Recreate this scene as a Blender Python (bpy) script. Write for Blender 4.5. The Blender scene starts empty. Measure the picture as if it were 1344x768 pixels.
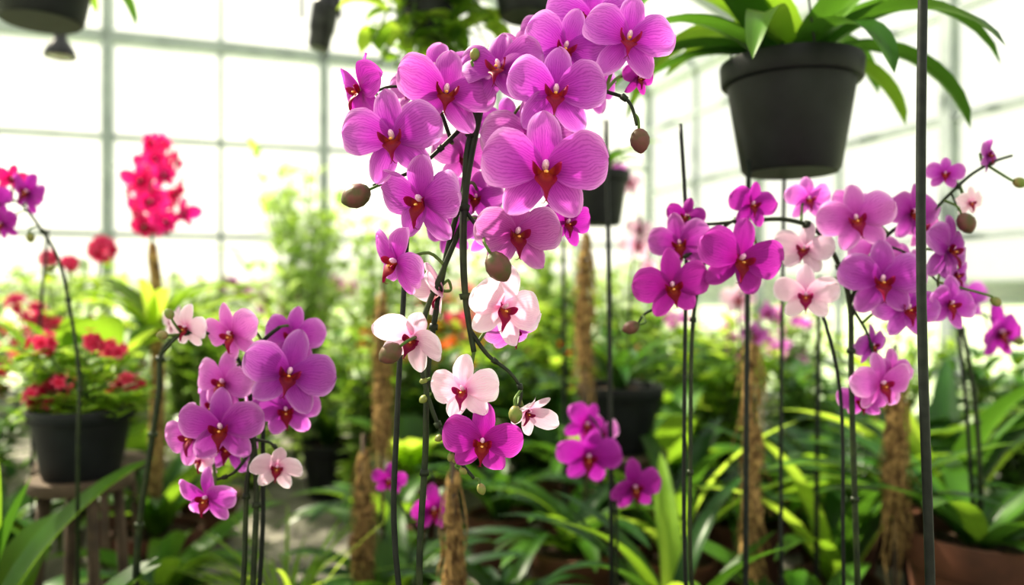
import bpy, math, random
from mathutils import Vector, Matrix
random.seed(11)
R = random.uniform
scene = bpy.context.scene
EYE = 1.1
pi = math.pi

# ------------------------------------------------------------ materials
def new_mat(name):
    m = bpy.data.materials.new(name); m.use_nodes = True
    nt = m.node_tree; nt.nodes.clear()
    out = nt.nodes.new('ShaderNodeOutputMaterial')
    return m, nt, out

def simple_mat(name, c1, c2, rough=0.6, scale=20, metallic=0.0, bump=0.0, spec=0.35):
    m, nt, out = new_mat(name)
    N = nt.nodes; L = nt.links
    b = N.new('ShaderNodeBsdfPrincipled')
    b.inputs['Roughness'].default_value = rough
    b.inputs['Metallic'].default_value = metallic
    b.inputs['Specular IOR Level'].default_value = spec
    tc = N.new('ShaderNodeTexCoord')
    nz = N.new('ShaderNodeTexNoise'); nz.inputs['Scale'].default_value = scale; nz.inputs['Detail'].default_value = 5
    L.new(tc.outputs['Object'], nz.inputs['Vector'])
    cr = N.new('ShaderNodeValToRGB')
    cr.color_ramp.elements[0].position = 0.35; cr.color_ramp.elements[1].position = 0.65
    cr.color_ramp.elements[0].color = (*c1, 1); cr.color_ramp.elements[1].color = (*c2, 1)
    L.new(nz.outputs['Fac'], cr.inputs['Fac']); L.new(cr.outputs['Color'], b.inputs['Base Color'])
    if bump:
        bp = N.new('ShaderNodeBump'); bp.inputs['Strength'].default_value = bump; bp.inputs['Distance'].default_value = 0.01
        L.new(nz.outputs['Fac'], bp.inputs['Height']); L.new(bp.outputs['Normal'], b.inputs['Normal'])
    L.new(b.outputs['BSDF'], out.inputs['Surface'])
    return m

def leaf_mat(name, dark, light, trans, rough=0.42, tfac=0.4):
    m, nt, out = new_mat(name); N = nt.nodes; L = nt.links
    b = N.new('ShaderNodeBsdfPrincipled'); b.inputs['Roughness'].default_value = rough
    b.inputs['Specular IOR Level'].default_value = 0.35
    uv = N.new('ShaderNodeUVMap'); sep = N.new('ShaderNodeSeparateXYZ'); L.new(uv.outputs['UV'], sep.inputs['Vector'])
    s1 = N.new('ShaderNodeMath'); s1.operation = 'SUBTRACT'; s1.inputs[1].default_value = 0.5; L.new(sep.outputs['Y'], s1.inputs[0])
    ab = N.new('ShaderNodeMath'); ab.operation = 'ABSOLUTE'; L.new(s1.outputs[0], ab.inputs[0])
    tc = N.new('ShaderNodeTexCoord'); nz = N.new('ShaderNodeTexNoise'); nz.inputs['Scale'].default_value = 6
    L.new(tc.outputs['Object'], nz.inputs['Vector'])
    oi = N.new('ShaderNodeObjectInfo')
    ad = N.new('ShaderNodeMath'); ad.operation = 'MULTIPLY_ADD'; ad.inputs[1].default_value = 0.35
    L.new(oi.outputs['Random'], ad.inputs[0]); L.new(nz.outputs['Fac'], ad.inputs[2])
    ad2 = N.new('ShaderNodeMath'); ad2.operation = 'MULTIPLY_ADD'; ad2.inputs[1].default_value = -0.25
    L.new(ab.outputs[0], ad2.inputs[0]); L.new(ad.outputs[0], ad2.inputs[2])
    cr = N.new('ShaderNodeValToRGB')
    cr.color_ramp.elements[0].position = 0.35; cr.color_ramp.elements[1].position = 0.85
    cr.color_ramp.elements[0].color = (*dark, 1); cr.color_ramp.elements[1].color = (*light, 1)
    L.new(ad2.outputs[0], cr.inputs['Fac']); L.new(cr.outputs['Color'], b.inputs['Base Color'])
    t = N.new('ShaderNodeBsdfTranslucent'); t.inputs['Color'].default_value = (*trans, 1)
    mx = N.new('ShaderNodeMixShader'); mx.inputs['Fac'].default_value = tfac
    L.new(b.outputs['BSDF'], mx.inputs[1]); L.new(t.outputs['BSDF'], mx.inputs[2]); L.new(mx.outputs['Shader'], out.inputs['Surface'])
    return m

def petal_mat(name, base, mid, edge, vein, tfac=0.42, vfac=0.62):
    m, nt, out = new_mat(name); N = nt.nodes; L = nt.links
    b = N.new('ShaderNodeBsdfPrincipled'); b.inputs['Roughness'].default_value = 0.5
    b.inputs['Specular IOR Level'].default_value = 0.2
    uv = N.new('ShaderNodeUVMap'); sep = N.new('ShaderNodeSeparateXYZ'); L.new(uv.outputs['UV'], sep.inputs['Vector'])
    cr = N.new('ShaderNodeValToRGB'); e = cr.color_ramp.elements
    e[0].position = 0.12; e[0].color = (*base, 1); e[1].position = 0.45; e[1].color = (*mid, 1)
    e2 = e.new(0.80); e2.color = (*[0.65*mm+0.35*ee for mm, ee in zip(mid, edge)], 1)
    e3 = e.new(1.0); e3.color = (*edge, 1)
    s1 = N.new('ShaderNodeMath'); s1.operation = 'SUBTRACT'; s1.inputs[1].default_value = 0.5; L.new(sep.outputs['Y'], s1.inputs[0])
    ab = N.new('ShaderNodeMath'); ab.operation = 'ABSOLUTE'; L.new(s1.outputs[0], ab.inputs[0])
    pw = N.new('ShaderNodeMath'); pw.operation = 'POWER'; pw.inputs[1].default_value = 3.0; L.new(ab.outputs[0], pw.inputs[0])
    ma = N.new('ShaderNodeMath'); ma.operation = 'MULTIPLY_ADD'; ma.inputs[1].default_value = 3.0
    L.new(pw.outputs[0], ma.inputs[0]); L.new(sep.outputs['X'], ma.inputs[2]); L.new(ma.outputs[0], cr.inputs['Fac'])
    nz = N.new('ShaderNodeTexNoise'); nz.inputs['Scale'].default_value = 4; nz.inputs['Detail'].default_value = 5; L.new(uv.outputs['UV'], nz.inputs['Vector'])
    v1 = N.new('ShaderNodeMath'); v1.operation = 'MULTIPLY_ADD'; v1.inputs[1].default_value = 0.24
    L.new(nz.outputs['Fac'], v1.inputs[0]); L.new(sep.outputs['Y'], v1.inputs[2])
    v2 = N.new('ShaderNodeMath'); v2.operation = 'MULTIPLY'; v2.inputs[1].default_value = 105; L.new(v1.outputs[0], v2.inputs[0])
    sn = N.new('ShaderNodeMath'); sn.operation = 'SINE'; L.new(v2.outputs[0], sn.inputs[0])
    mr = N.new('ShaderNodeMapRange'); mr.inputs['From Min'].default_value = 0.1; mr.inputs['From Max'].default_value = 1
    mr.inputs['To Max'].default_value = vfac; L.new(sn.outputs[0], mr.inputs['Value'])
    fd = N.new('ShaderNodeMapRange'); fd.inputs['From Min'].default_value = 0.2; fd.inputs['From Max'].default_value = 1.1
    fd.inputs['To Min'].default_value = 1.0; fd.inputs['To Max'].default_value = 0.30; L.new(ma.outputs[0], fd.inputs['Value'])
    vm = N.new('ShaderNodeMath'); vm.operation = 'MULTIPLY'; L.new(mr.outputs['Result'], vm.inputs[0]); L.new(fd.outputs['Result'], vm.inputs[1])
    mix = N.new('ShaderNodeMixRGB'); mix.inputs['Color2'].default_value = (*vein, 1)
    L.new(vm.outputs[0], mix.inputs['Fac']); L.new(cr.outputs['Color'], mix.inputs['Color1'])
    oi = N.new('ShaderNodeObjectInfo')
    hs = N.new('ShaderNodeHueSaturation')
    mr2 = N.new('ShaderNodeMapRange'); mr2.inputs['To Min'].default_value = 0.82; mr2.inputs['To Max'].default_value = 1.18
    L.new(oi.outputs['Random'], mr2.inputs['Value']); L.new(mr2.outputs['Result'], hs.inputs['Value'])
    mr3 = N.new('ShaderNodeMapRange'); mr3.inputs['To Min'].default_value = 0.485; mr3.inputs['To Max'].default_value = 0.510
    mu = N.new('ShaderNodeMath'); mu.operation = 'FRACT'; mm = N.new('ShaderNodeMath'); mm.operation = 'MULTIPLY'; mm.inputs[1].default_value = 13.7
    L.new(oi.outputs['Random'], mm.inputs[0]); L.new(mm.outputs[0], mu.inputs[0]); L.new(mu.outputs[0], mr3.inputs['Value']); L.new(mr3.outputs['Result'], hs.inputs['Hue'])
    L.new(mix.outputs['Color'], hs.inputs['Color'])
    L.new(hs.outputs['Color'], b.inputs['Base Color'])
    t = N.new('ShaderNodeBsdfTranslucent'); L.new(hs.outputs['Color'], t.inputs['Color'])
    mx = N.new('ShaderNodeMixShader'); mx.inputs['Fac'].default_value = tfac
    L.new(b.outputs['BSDF'], mx.inputs[1]); L.new(t.outputs['BSDF'], mx.inputs[2]); L.new(mx.outputs['Shader'], out.inputs['Surface'])
    return m

def glass_mat():
    m, nt, out = new_mat('misted_glass'); N = nt.nodes; L = nt.links
    tr = N.new('ShaderNodeBsdfTransparent'); tr.inputs['Color'].default_value = (0.98, 0.99, 0.97, 1)
    tl = N.new('ShaderNodeBsdfTranslucent'); tl.inputs['Color'].default_value = (0.97, 0.97, 0.94, 1)
    gl = N.new('ShaderNodeBsdfGlossy'); gl.inputs['Roughness'].default_value = 0.15
    nz = N.new('ShaderNodeTexNoise'); nz.inputs['Scale'].default_value = 1.3; nz.inputs['Detail'].default_value = 4
    tc = N.new('ShaderNodeTexCoord'); L.new(tc.outputs['Object'], nz.inputs['Vector'])
    mr = N.new('ShaderNodeMapRange'); mr.inputs['From Min'].default_value = 0.3; mr.inputs['From Max'].default_value = 0.7
    mr.inputs['To Min'].default_value = 0.12; mr.inputs['To Max'].default_value = 0.30; L.new(nz.outputs['Fac'], mr.inputs['Value'])
    mx = N.new('ShaderNodeMixShader'); L.new(mr.outputs['Result'], mx.inputs['Fac'])
    L.new(tr.outputs[0], mx.inputs[1]); L.new(tl.outputs[0], mx.inputs[2])
    m2 = N.new('ShaderNodeMixShader'); m2.inputs['Fac'].default_value = 0.03
    L.new(mx.outputs[0], m2.inputs[1]); L.new(gl.outputs[0], m2.inputs[2]); L.new(m2.outputs[0], out.inputs['Surface'])
    return m

M_purple = petal_mat('petal_purple', (0.36, 0.01, 0.28), (0.52, 0.055, 0.52), (0.84, 0.40, 0.84), (0.30, 0.006, 0.33))
M_magenta = petal_mat('petal_magenta', (0.34, 0.01, 0.20), (0.44, 0.018, 0.40), (0.66, 0.11, 0.60), (0.24, 0.0, 0.22))
M_orchid = petal_mat('petal_orchid_pink', (0.46, 0.03, 0.32), (0.64, 0.13, 0.58), (0.92, 0.54, 0.88), (0.40, 0.02, 0.36))
M_pale = petal_mat('petal_pale_pink', (0.76, 0.20, 0.48), (0.92, 0.62, 0.79), (0.97, 0.88, 0.95), (0.72, 0.30, 0.58), vfac=0.35)
M_crim = petal_mat('petal_crimson', (0.55, 0.005, 0.12), (0.84, 0.015, 0.22), (0.95, 0.10, 0.40), (0.5, 0.0, 0.1))
M_rose = petal_mat('petal_rose', (0.6, 0.01, 0.08), (0.82, 0.035, 0.18), (0.94, 0.20, 0.40), (0.60, 0.0, 0.08))
M_orange = petal_mat('petal_orange', (0.7, 0.1, 0.01), (0.88, 0.22, 0.02), (0.95, 0.35, 0.08), (0.7, 0.1, 0.0))
M_lip = petal_mat('orchid_lip', (0.42, 0.06, 0.01), (0.20, 0.001, 0.018), (0.34, 0.003, 0.08), (0.06, 0.0, 0.005), 0.10)
M_lip2 = petal_mat('orchid_lip_dark', (0.45, 0.10, 0.02), (0.24, 0.002, 0.045), (0.34, 0.003, 0.10), (0.08, 0.0, 0.015), 0.12)
M_col = simple_mat('orchid_column', (0.75, 0.35, 0.62), (0.92, 0.70, 0.85), 0.4, 60)
M_cal = simple_mat('orchid_callus', (0.85, 0.60, 0.20), (0.80, 0.25, 0.05), 0.4, 80)
M_leaf = leaf_mat('leaf_green', (0.012, 0.052, 0.007), (0.075, 0.20, 0.018), (0.34, 0.55, 0.04))
M_leafdark = leaf_mat('leaf_dark', (0.007, 0.034, 0.008), (0.032, 0.11, 0.016), (0.15, 0.33, 0.03), 0.36, 0.3)
M_leaflight = leaf_mat('leaf_light', (0.09, 0.20, 0.015), (0.30, 0.48, 0.05), (0.64, 0.84, 0.10), 0.5, 0.5)
M_leafpale = leaf_mat('leaf_hazed', (0.18, 0.31, 0.09), (0.46, 0.60, 0.24), (0.66, 0.82, 0.30), 0.6, 0.5)  # haze over the back planting, painted as brighter, paler leaf colour
M_stem = simple_mat('orchid_stem', (0.010, 0.017, 0.008), (0.030, 0.045, 0.014), 0.45, 40)
M_gstem = simple_mat('green_stem', (0.06, 0.12, 0.02), (0.14, 0.22, 0.05), 0.5, 40)
M_stake = simple_mat('stake_black', (0.006, 0.009, 0.008), (0.016, 0.020, 0.017), 0.45, 60)
M_bud = simple_mat('bud_skin', (0.08, 0.085, 0.025), (0.17, 0.06, 0.06), 0.45, 50, bump=0.2)
M_budg = simple_mat('bud_green', (0.15, 0.22, 0.04), (0.28, 0.22, 0.09), 0.45, 60)
M_black = simple_mat('pot_black_plastic', (0.010, 0.011, 0.013), (0.018, 0.020, 0.024), 0.5, 12, spec=0.28)
M_brown = simple_mat('pot_brown_clay', (0.08, 0.034, 0.02), (0.15, 0.06, 0.035), 0.7, 9, bump=0.2)
M_soil = simple_mat('bark_mulch', (0.015, 0.009, 0.006), (0.09, 0.05, 0.025), 0.95, 60, bump=1.0)
M_coir = simple_mat('coir_fibre', (0.13, 0.07, 0.027), (0.55, 0.37, 0.15), 0.95, 55, bump=1.0)
M_wood = simple_mat('weathered_wood', (0.06, 0.042, 0.03), (0.13, 0.09, 0.06), 0.8, 15, bump=0.3)
M_frame = simple_mat('aluminium_frame', (0.27, 0.305, 0.315), (0.36, 0.40, 0.405), 0.5, 5, 0.0)
M_metal = simple_mat('dark_metal', (0.02, 0.02, 0.023), (0.05, 0.05, 0.055), 0.4, 30, 0.3)
M_lampglass = simple_mat('lamp_lens', (0.5, 0.5, 0.45), (0.6, 0.6, 0.55), 0.2, 30)
M_glass = glass_mat()
M_floor = simple_mat('concrete_floor', (0.13, 0.12, 0.105), (0.32, 0.30, 0.26), 0.85, 7, bump=0.5)
M_grass = simple_mat('grass_ground', (0.48, 0.60, 0.34), (0.60, 0.70, 0.47), 0.95, 2)  # outdoor haze is mixed into this pale green
M_hedge = simple_mat('hazy_trees', (0.70, 0.78, 0.70), (0.80, 0.84, 0.78), 1.0, 0.3)  # distance haze painted in: near-white trees instead of green
M_plinth = simple_mat('plinth_concrete', (0.30, 0.31, 0.29), (0.42, 0.42, 0.39), 0.85, 10)

# ------------------------------------------------------------ mesh builder
class MB:
    def __init__(s): s.v = []; s.uv = []; s.f = []; s.m = []
    def grid(s, fn, ns, nt, mat=0):
        o = len(s.v)
        for i in range(ns+1):
            for j in range(nt+1):
                a = i/ns; t = j/nt
                s.v.append(tuple(fn(a, t))); s.uv.append((a, t))
        for i in range(ns):
            for j in range(nt):
                k = o+i*(nt+1)+j
                s.f.append((k, k+1, k+nt+2, k+nt+1)); s.m.append(mat)
    def tube(s, pts, r0, r1=None, n=7, mat=0, sub=4, jit=0):
        if r1 is None: r1 = r0
        pts = [Vector(p) for p in pts]
        P = spline(pts, sub) if len(pts) > 2 and sub > 1 else pts
        o = len(s.v); K = len(P); prev = None
        for i, p in enumerate(P):
            d = (P[min(i+1, K-1)]-P[max(i-1, 0)])
            if d.length < 1e-9: d = Vector((0, 0, 1))
            d.normalize()
            if prev is None:
                a = Vector((0, 1, 0)) if abs(d.y) < 0.9 else Vector((1, 0, 0))
                side = d.cross(a).normalized()
            else:
                side = (prev - d*prev.dot(d)).normalized()
            prev = side; up = d.cross(side)
            r = r0+(r1-r0)*i/(K-1)
            for j in range(n):
                an = 2*pi*j/n
                rr = r*(1+R(-jit, jit)) if jit else r
                s.v.append(tuple(p+side*(rr*math.cos(an))+up*(rr*math.sin(an)))); s.uv.append((i/(K-1), j/n))
        for i in range(K-1):
            for j in range(n):
                a = o+i*n+j; b = o+i*n+(j+1) % n
                s.f.append((a, b, b+n, a+n)); s.m.append(mat)
        s.f.append(tuple(o+j for j in range(n))[::-1]); s.m.append(mat)
        s.f.append(tuple(o+(K-1)*n+j for j in range(n))); s.m.append(mat)
        return P
    def lathe(s, prof, n=32, mat=0, M=None, rib=0):
        o = len(s.v); M = M or Matrix()
        for i, (r, z) in enumerate(prof):
            for j in range(n):
                an = 2*pi*j/n
                rr = r*(1+rib*math.cos(3*an))
                s.v.append(tuple(M @ Vector((rr*math.cos(an), rr*math.sin(an), z)))); s.uv.append((i/len(prof), j/n))
        for i in range(len(prof)-1):
            for j in range(n):
                a = o+i*n+j; b = o+i*n+(j+1) % n
                s.f.append((a, b, b+n, a+n)); s.m.append(mat)
    def beam(s, p, q, w, h, mat=0):
        p = Vector(p); q = Vector(q); d = (q-p).normalized()
        a = Vector((0, 0, 1)) if abs(d.z) < 0.95 else Vector((VX[0], VX[1], 0))
        side = d.cross(a).normalized(); up = side.cross(d)
        o = len(s.v)
        for c in (p, q):
            for (i, j) in ((-1, -1), (1, -1), (1, 1), (-1, 1)):
                s.v.append(tuple(c+side*(i*w/2)+up*(j*h/2))); s.uv.append((0, 0))
        for f in ((0, 1, 2, 3), (7, 6, 5, 4), (0, 4, 5, 1), (1, 5, 6, 2), (2, 6, 7, 3), (3, 7, 4, 0)):
            s.f.append(tuple(o+k for k in f)); s.m.append(mat)
    def quad(s, a, b, c, d, mat=0):
        o = len(s.v)
        for p in (a, b, c, d): s.v.append(tuple(p)); s.uv.append((0, 0))
        s.f.append((o, o+1, o+2, o+3)); s.m.append(mat)
    def mesh(s, name, mats, smooth=True, sharp=None):
        me = bpy.data.meshes.new(name)
        me.from_pydata(s.v, [], s.f)
        for m in mats: me.materials.append(m)
        me.polygons.foreach_set('material_index', s.m)
        me.polygons.foreach_set('use_smooth', [smooth]*len(s.f))
        ul = me.uv_layers.new(name='UVMap')
        li = [0]*len(me.loops); me.loops.foreach_get('vertex_index', li)
        flat = []
        for i in li: flat.extend(s.uv[i])
        ul.data.foreach_set('uv', flat)
        me.update()
        if sharp: me.set_sharp_from_angle(angle=math.radians(sharp))
        return me

def spline(pts, sub):
    out = []; n = len(pts)
    for i in range(n-1):
        p0 = pts[max(i-1, 0)]; p1 = pts[i]; p2 = pts[i+1]; p3 = pts[min(i+2, n-1)]
        for k in range(sub):
            t = k/sub; t2 = t*t; t3 = t2*t
            out.append(0.5*((2*p1)+(p2-p0)*t+(2*p0-5*p1+4*p2-p3)*t2+(3*p1-p0-3*p2+p3)*t3))
    out.append(pts[-1]); return out

def obj(name, me, parent=None, M=None):
    o = bpy.data.objects.new(name, me); scene.collection.objects.link(o)
    if parent is not None:
        o.parent = parent; o.matrix_parent_inverse = Matrix.Translation(-parent.location)
    if M is not None: o.matrix_basis = M
    return o
def empty(name, loc):
    e = bpy.data.objects.new(name, None); e.location = loc; e.empty_display_size = 0.1
    scene.collection.objects.link(e); return e

# ------------------------------------------------------------ flower meshes
def petal(mb, ang, L, Wd, a, b, cup, curl, ruf, mat, base=(0, 0, 0), ns=14, nt=12, ph=0.0, notch=0.0, tilt=0.0, twist=0.0, cross=0.22):
    norm = 1/((a/(a+b))**a*(b/(a+b))**b)
    ca, sa = math.cos(ang), math.sin(ang)
    def fn(s, t):
        s = (1-math.cos(pi*s))/2
        tt = t*2-1
        se = min(max(s, 0.015), 1)
        h = Wd/2*norm*se**a*(max(1-s, 0))**b
        h *= 1+0.035*math.sin(tt*9+ph*3+s*4)+0.02*math.sin(s*17+ph)
        x = s*L; y = h*tt
        x += notch*L*(tt*tt)*s*(1-s)*1.2
        f = -cup*math.sin(s*pi*0.55)*L + curl*L*s*s*s + cross*abs(tt)**2*h + tilt*x + twist*y
        f += ruf*L*math.sin(tt*5+ph+s*3)*s*abs(tt) + ruf*0.45*L*math.sin(tt*11+ph*2)*s*s*abs(tt)
        f += -0.010*math.exp(-(tt*5)**2)*math.sin(pi*s)
        return Vector((base[0]+ca*x-sa*y, base[1]+f, base[2]+sa*x+ca*y))
    mb.grid(fn, ns, nt, mat)

def flower_mesh(name, pm, lip, seed, openness=1.0):
    rs = random.Random(seed); u = rs.uniform
    mb = MB()
    c = (1-openness)
    D = math.radians
    for a0 in (90, -125, -55):
        petal(mb, D(a0+u(-6, 6)), 0.50*u(.94, 1.04), 0.30, 0.58, 0.55, 0.04+c*0.5, u(0.02, 0.26)-c*0.6, 0.05, 0, (0, 0.02, 0), ph=u(0, 6), tilt=u(-.10, .15), twist=u(-.25, .25), cross=u(-.3, .3))
    for sg, a0 in ((1, 11+u(-5, 7)), (-1, 169+u(-7, 5))):
        petal(mb, D(a0), 0.53, 0.49*u(.93, 1.05), 0.72, 0.46, 0.08+c*0.9, u(0.02, 0.30)-c*1.0, 0.075, 0, (0, -0.005, 0), 18, 18, u(0, 6), 0.12, u(-.20, .10), u(-.25, .25), u(-.15, .35))
    def mid(s, t):
        tt = t*2-1
        h = 0.014+0.082*math.exp(-((s-0.42)/0.27)**2)
        if s > 0.96: h *= 0.4
        y = -0.03-0.17*math.sin(s*pi*0.62); z = -0.03-0.26*s**1.2
        return Vector((h*tt, y+0.06*tt*tt*(1-s*0.4), z+0.03*tt*tt))
    mb.grid(mid, 12, 8, 1)
    for sg in (-1, 1):
        def side(s, t, sg=sg):
            tt = t*2-1
            h = 0.066*math.sin(min(1, s*0.9+0.12)*pi)**0.6
            x = sg*(0.02+0.080*math.sin(s*1.7)); z = -0.045+0.07*s+h*tt*0.75
            y = -0.04-0.13*s+h*tt*0.2
            return Vector((x+sg*0.02*tt*tt, y, z))
        mb.grid(side, 8, 6, 1)
        mb.tube([(0, -0.17, -0.27), (sg*0.02, -0.15, -0.30), (sg*0.035, -0.12, -0.295)], 0.005, 0.002, 5, 1, 3)
    def ell(c0, r, mat, tilt=0):
        Mx = Matrix.Translation(c0) @ Matrix.Rotation(tilt, 4, 'X') @ Matrix.Diagonal((r[0], r[1], r[2], 1))
        prof = [(max(math.sin(pi*k/8), 0.001), -math.cos(pi*k/8)) for k in range(9)]
        mb.lathe(prof, 10, mat, Mx)
    ell(Vector((0, -0.055, 0.018)), (0.030, 0.036, 0.065), 2, math.radians(60))
    ell(Vector((0, -0.12, -0.040)), (0.020, 0.024, 0.014), 3)
    return mb.mesh(name, [pm, lip, M_col, M_cal])

NV = 6
FL = {}
for key, pm, lip in (('P', M_purple, M_lip), ('G', M_magenta, M_lip), ('O', M_orchid, M_lip2), ('W', M_pale, M_lip2), ('C', M_crim, M_lip)):
    FL[key] = [flower_mesh('orchid_flower_'+key+str(i), pm, lip, i*7+3, op) for i, op in enumerate((1.0, 0.95, 0.90, 1.0, 0.94, 0.97, 0.55))]

def blossom(mb, c, n, size, mat, k=5):
    n = Vector(n).normalized(); a = n.orthogonal().normalized(); b = n.cross(a); ph = R(0, 6)
    for i in range(k):
        an = ph+2*pi*i/k; d = a*math.cos(an)+b*math.sin(an); sd = n.cross(d)
        def fn(s, t, d=d, sd=sd):
            tt = t*2-1; h = size*0.36*math.sin(min(1, s*0.8+0.15)*pi)**0.7
            return c+d*(s*size)+sd*(h*tt)+n*(size*(0.25*s-0.1*s*s))
        mb.grid(fn, 3, 2, mat)

# ------------------------------------------------------------ leaves
def leaf(mb, base, az, L, w, e0, e1, mat=0, fold=0.3, n=10, a=0.3, b=0.6, nt=4, wave=0.0):
    base = Vector(base); norm = 1/((a/(a+b))**a*(b/(a+b))**b)
    P = [base.copy()]; E = []
    for k in range(n+1):
        s = k/n; el = e0+(e1-e0)*s; E.append((el, az+wave*math.sin(s*3)))
        if k < n:
            aa = E[-1][1]
            P.append(P[-1]+Vector((math.cos(el)*math.cos(aa), math.cos(el)*math.sin(aa), math.sin(el)))*(L/n))
    def fn(s, t):
        k = min(int(round(s*n)), n); el, aa = E[k]; tt = t*2-1
        se = 0.04+0.96*s; h = w/2*norm*se**a*max(1-se, 0)**b
        side = Vector((-math.sin(aa), math.cos(aa), 0)); up = Vector((-math.sin(el)*math.cos(aa), -math.sin(el)*math.sin(aa), math.cos(el)))
        return P[k]+side*(h*tt)+up*(fold*h*abs(tt))
    mb.grid(fn, n, nt, mat)

def clump_mesh(name, mats, count, L, w, seed, e0=(50, 80), e1=(-50, 10), a=0.3, b=0.6, fold=0.35, r=0.04, n=10):
    mb = MB(); st = random.getstate(); random.seed(seed)
    for i in range(count):
        az = 2*pi*i/count*2.618+R(-.3, .3)
        ll = L*R(0.65, 1.1)
        leaf(mb, (math.cos(az)*r*R(0, 1), math.sin(az)*r*R(0, 1), 0), az, ll, w*R(0.8, 1.15), math.radians(R(*e0)), math.radians(R(*e1)), random.randrange(len(mats)), fold, n, a, b, wave=R(-.3, .3))
    random.setstate(st)
    return mb.mesh(name, mats)

def shrub_mesh(name, mats, stems, H, spread, per, L, w, seed, flower=None, droop=(-40, 10), a=0.5, b=0.6, fl_n=2, fs=0.035):
    mb = MB(); st = random.getstate(); random.seed(seed)
    allm = [M_gstem]+mats+([flower] if flower else [])
    for i in range(stems):
        az = R(0, 2*pi); sp = spread*R(0.2, 1); h = H*R(0.65, 1)
        p0 = Vector((math.cos(az)*0.04, math.sin(az)*0.04, 0)); p2 = Vector((math.cos(az)*sp, math.sin(az)*sp, h))
        p1 = Vector((math.cos(az)*sp*0.35, math.sin(az)*sp*0.35, max(h*0.6, 0.03) if h > 0 else 0.05))
        P = mb.tube([p0, p1, p2], 0.008, 0.003, 5, 0, 5)
        for k in range(per):
            s = 0.15+0.85*(k+R(0, 1))/per; q = P[min(int(s*(len(P)-1)), len(P)-1)]
            leaf(mb, q, R(0, 2*pi), L*R(0.6, 1.15), w*R(0.7, 1.1), math.radians(R(10, 60)), math.radians(R(*droop)), 1+random.randrange(len(mats)), 0.25, 5, a, b, 2)
        if flower:
            for k in range(fl_n):
                q = P[-1]+Vector((R(-.07, .07), R(-.07, .07), R(-.05, .05)))
                blossom(mb, q, (R(-1, 1), R(-1.5, 0), R(0, 1)), fs, len(allm)-1)
    random.setstate(st)
    return mb.mesh(name, allm)

def pot_mesh(name, rt, rb, h, mat):
    mb = MB()
    mb.lathe([(0.001, 0), (rb*0.93, 0), (rb, 0.008), (rt*0.955, h*0.80), (rt*1.03, h*0.81), (rt*1.05, h*0.825), (rt*1.07, h*0.985), (rt*1.06, h), (rt*0.98, h), (rt*0.955, h*0.98), (rt*0.93, h*0.88)], 40, 0)
    mb.lathe([(rt*0.93, h*0.88), (rt*0.6, h*0.915), (0.001, h*0.93)], 40, 1)
    return mb.mesh(name, [mat, M_soil], True, 38)

def stand(x, y, h, r):
    e = empty('plant_stand', (x, y, 0))
    mb = MB()
    mb.lathe([(0.001, h-0.03), (r*0.98, h-0.03), (r, h-0.025), (r, h-0.004), (r*0.98, h), (0.001, h)], 32, 0, Matrix.Translation((x, y, 0)))
    obj('stand_top', mb.mesh('stand_top', [M_wood], True, 38), e)
    mb = MB()
    for k in range(4):
        a = pi/4+k*pi/2
        mb.tube([(x+math.cos(a)*r*1.0, y+math.sin(a)*r*1.0, 0), (x+math.cos(a)*r*0.7, y+math.sin(a)*r*0.7, h-0.02)], 0.014, 0.014, 8, 0, 1)
    obj('stand_legs', mb.mesh('stand_legs', [M_wood]), e)

def potted(name, x, y, z0, rt, h, potmat, leafme, rz=0.0, sc=1.0, extra=None):
    e = empty(name, (x, y, z0))
    obj('pot', pot_mesh('pot', rt, rt*0.74, h, potmat), e, Matrix.Translation((x, y, z0)))
    obj('leaves', leafme, e, Matrix.Translation((x, y, z0+h*0.9)) @ Matrix.Rotation(rz, 4, 'Z') @ Matrix.Scale(sc, 4))
    return e

# ------------------------------------------------------------ greenhouse shell
ANG = math.atan(0.344)
UX = (math.cos(ANG), math.sin(ANG)); VX = (-math.sin(ANG), math.cos(ANG))
C0 = (1.404, 7.886); WID = 6.6; LEN = 10.0; EAVE = 3.2; RIDGE = 4.6
def G(u, v, z): return Vector((C0[0]+u*UX[0]+v*VX[0], C0[1]+u*UX[1]+v*VX[1], z))
def roofz_uv(u): return EAVE+(RIDGE-EAVE)*(1-abs(u+WID/2)/(WID/2))
def roofz(x, y):
    dx = x-C0[0]; dy = y-C0[1]
    return roofz_uv(dx*UX[0]+dy*UX[1])

mb = MB()
for u in (0, -1.63, -3.27, -5.0, -6.6): mb.beam(G(u, 0, 0), G(u, 0, roofz_uv(u)), 0.08, 0.08)
for u in (-0.82, -2.45, -4.13, -5.8): mb.beam(G(u, 0, 0.3), G(u, 0, roofz_uv(u)), 0.036, 0.04)
mb.beam(G(0.05, 0, EAVE), G(-WID-0.05, 0, EAVE), 0.08, 0.10)
for z in (0.8, 1.58, 2.38): mb.beam(G(0, 0, z), G(-WID, 0, z), 0.04, 0.04)
mb.beam(G(0, 0, EAVE), G(-WID/2, 0, RIDGE), 0.07, 0.08); mb.beam(G(-WID, 0, EAVE), G(-WID/2, 0, RIDGE), 0.07, 0.08)
mb.beam(G(0.05, 0, 0.15), G(-WID-0.05, 0, 0.15), 0.14, 0.3, 1)
obj('wall_back', mb.mesh('wall_back', [M_frame, M_plinth], False))
mb = MB(); mb.quad(G(0, 0.01, 0.3), G(-WID, 0.01, 0.3), G(-WID, 0.01, EAVE), G(0, 0.01, EAVE))
o = len(mb.v); mb.v += [tuple(G(0, 0.01, EAVE)), tuple(G(-WID, 0.01, EAVE)), tuple(G(-WID/2, 0.01, RIDGE))]; mb.uv += [(0, 0)]*3; mb.f.append((o, o+1, o+2)); mb.m.append(0)
obj('window_1', mb.mesh('window_back', [M_glass], False))
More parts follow.
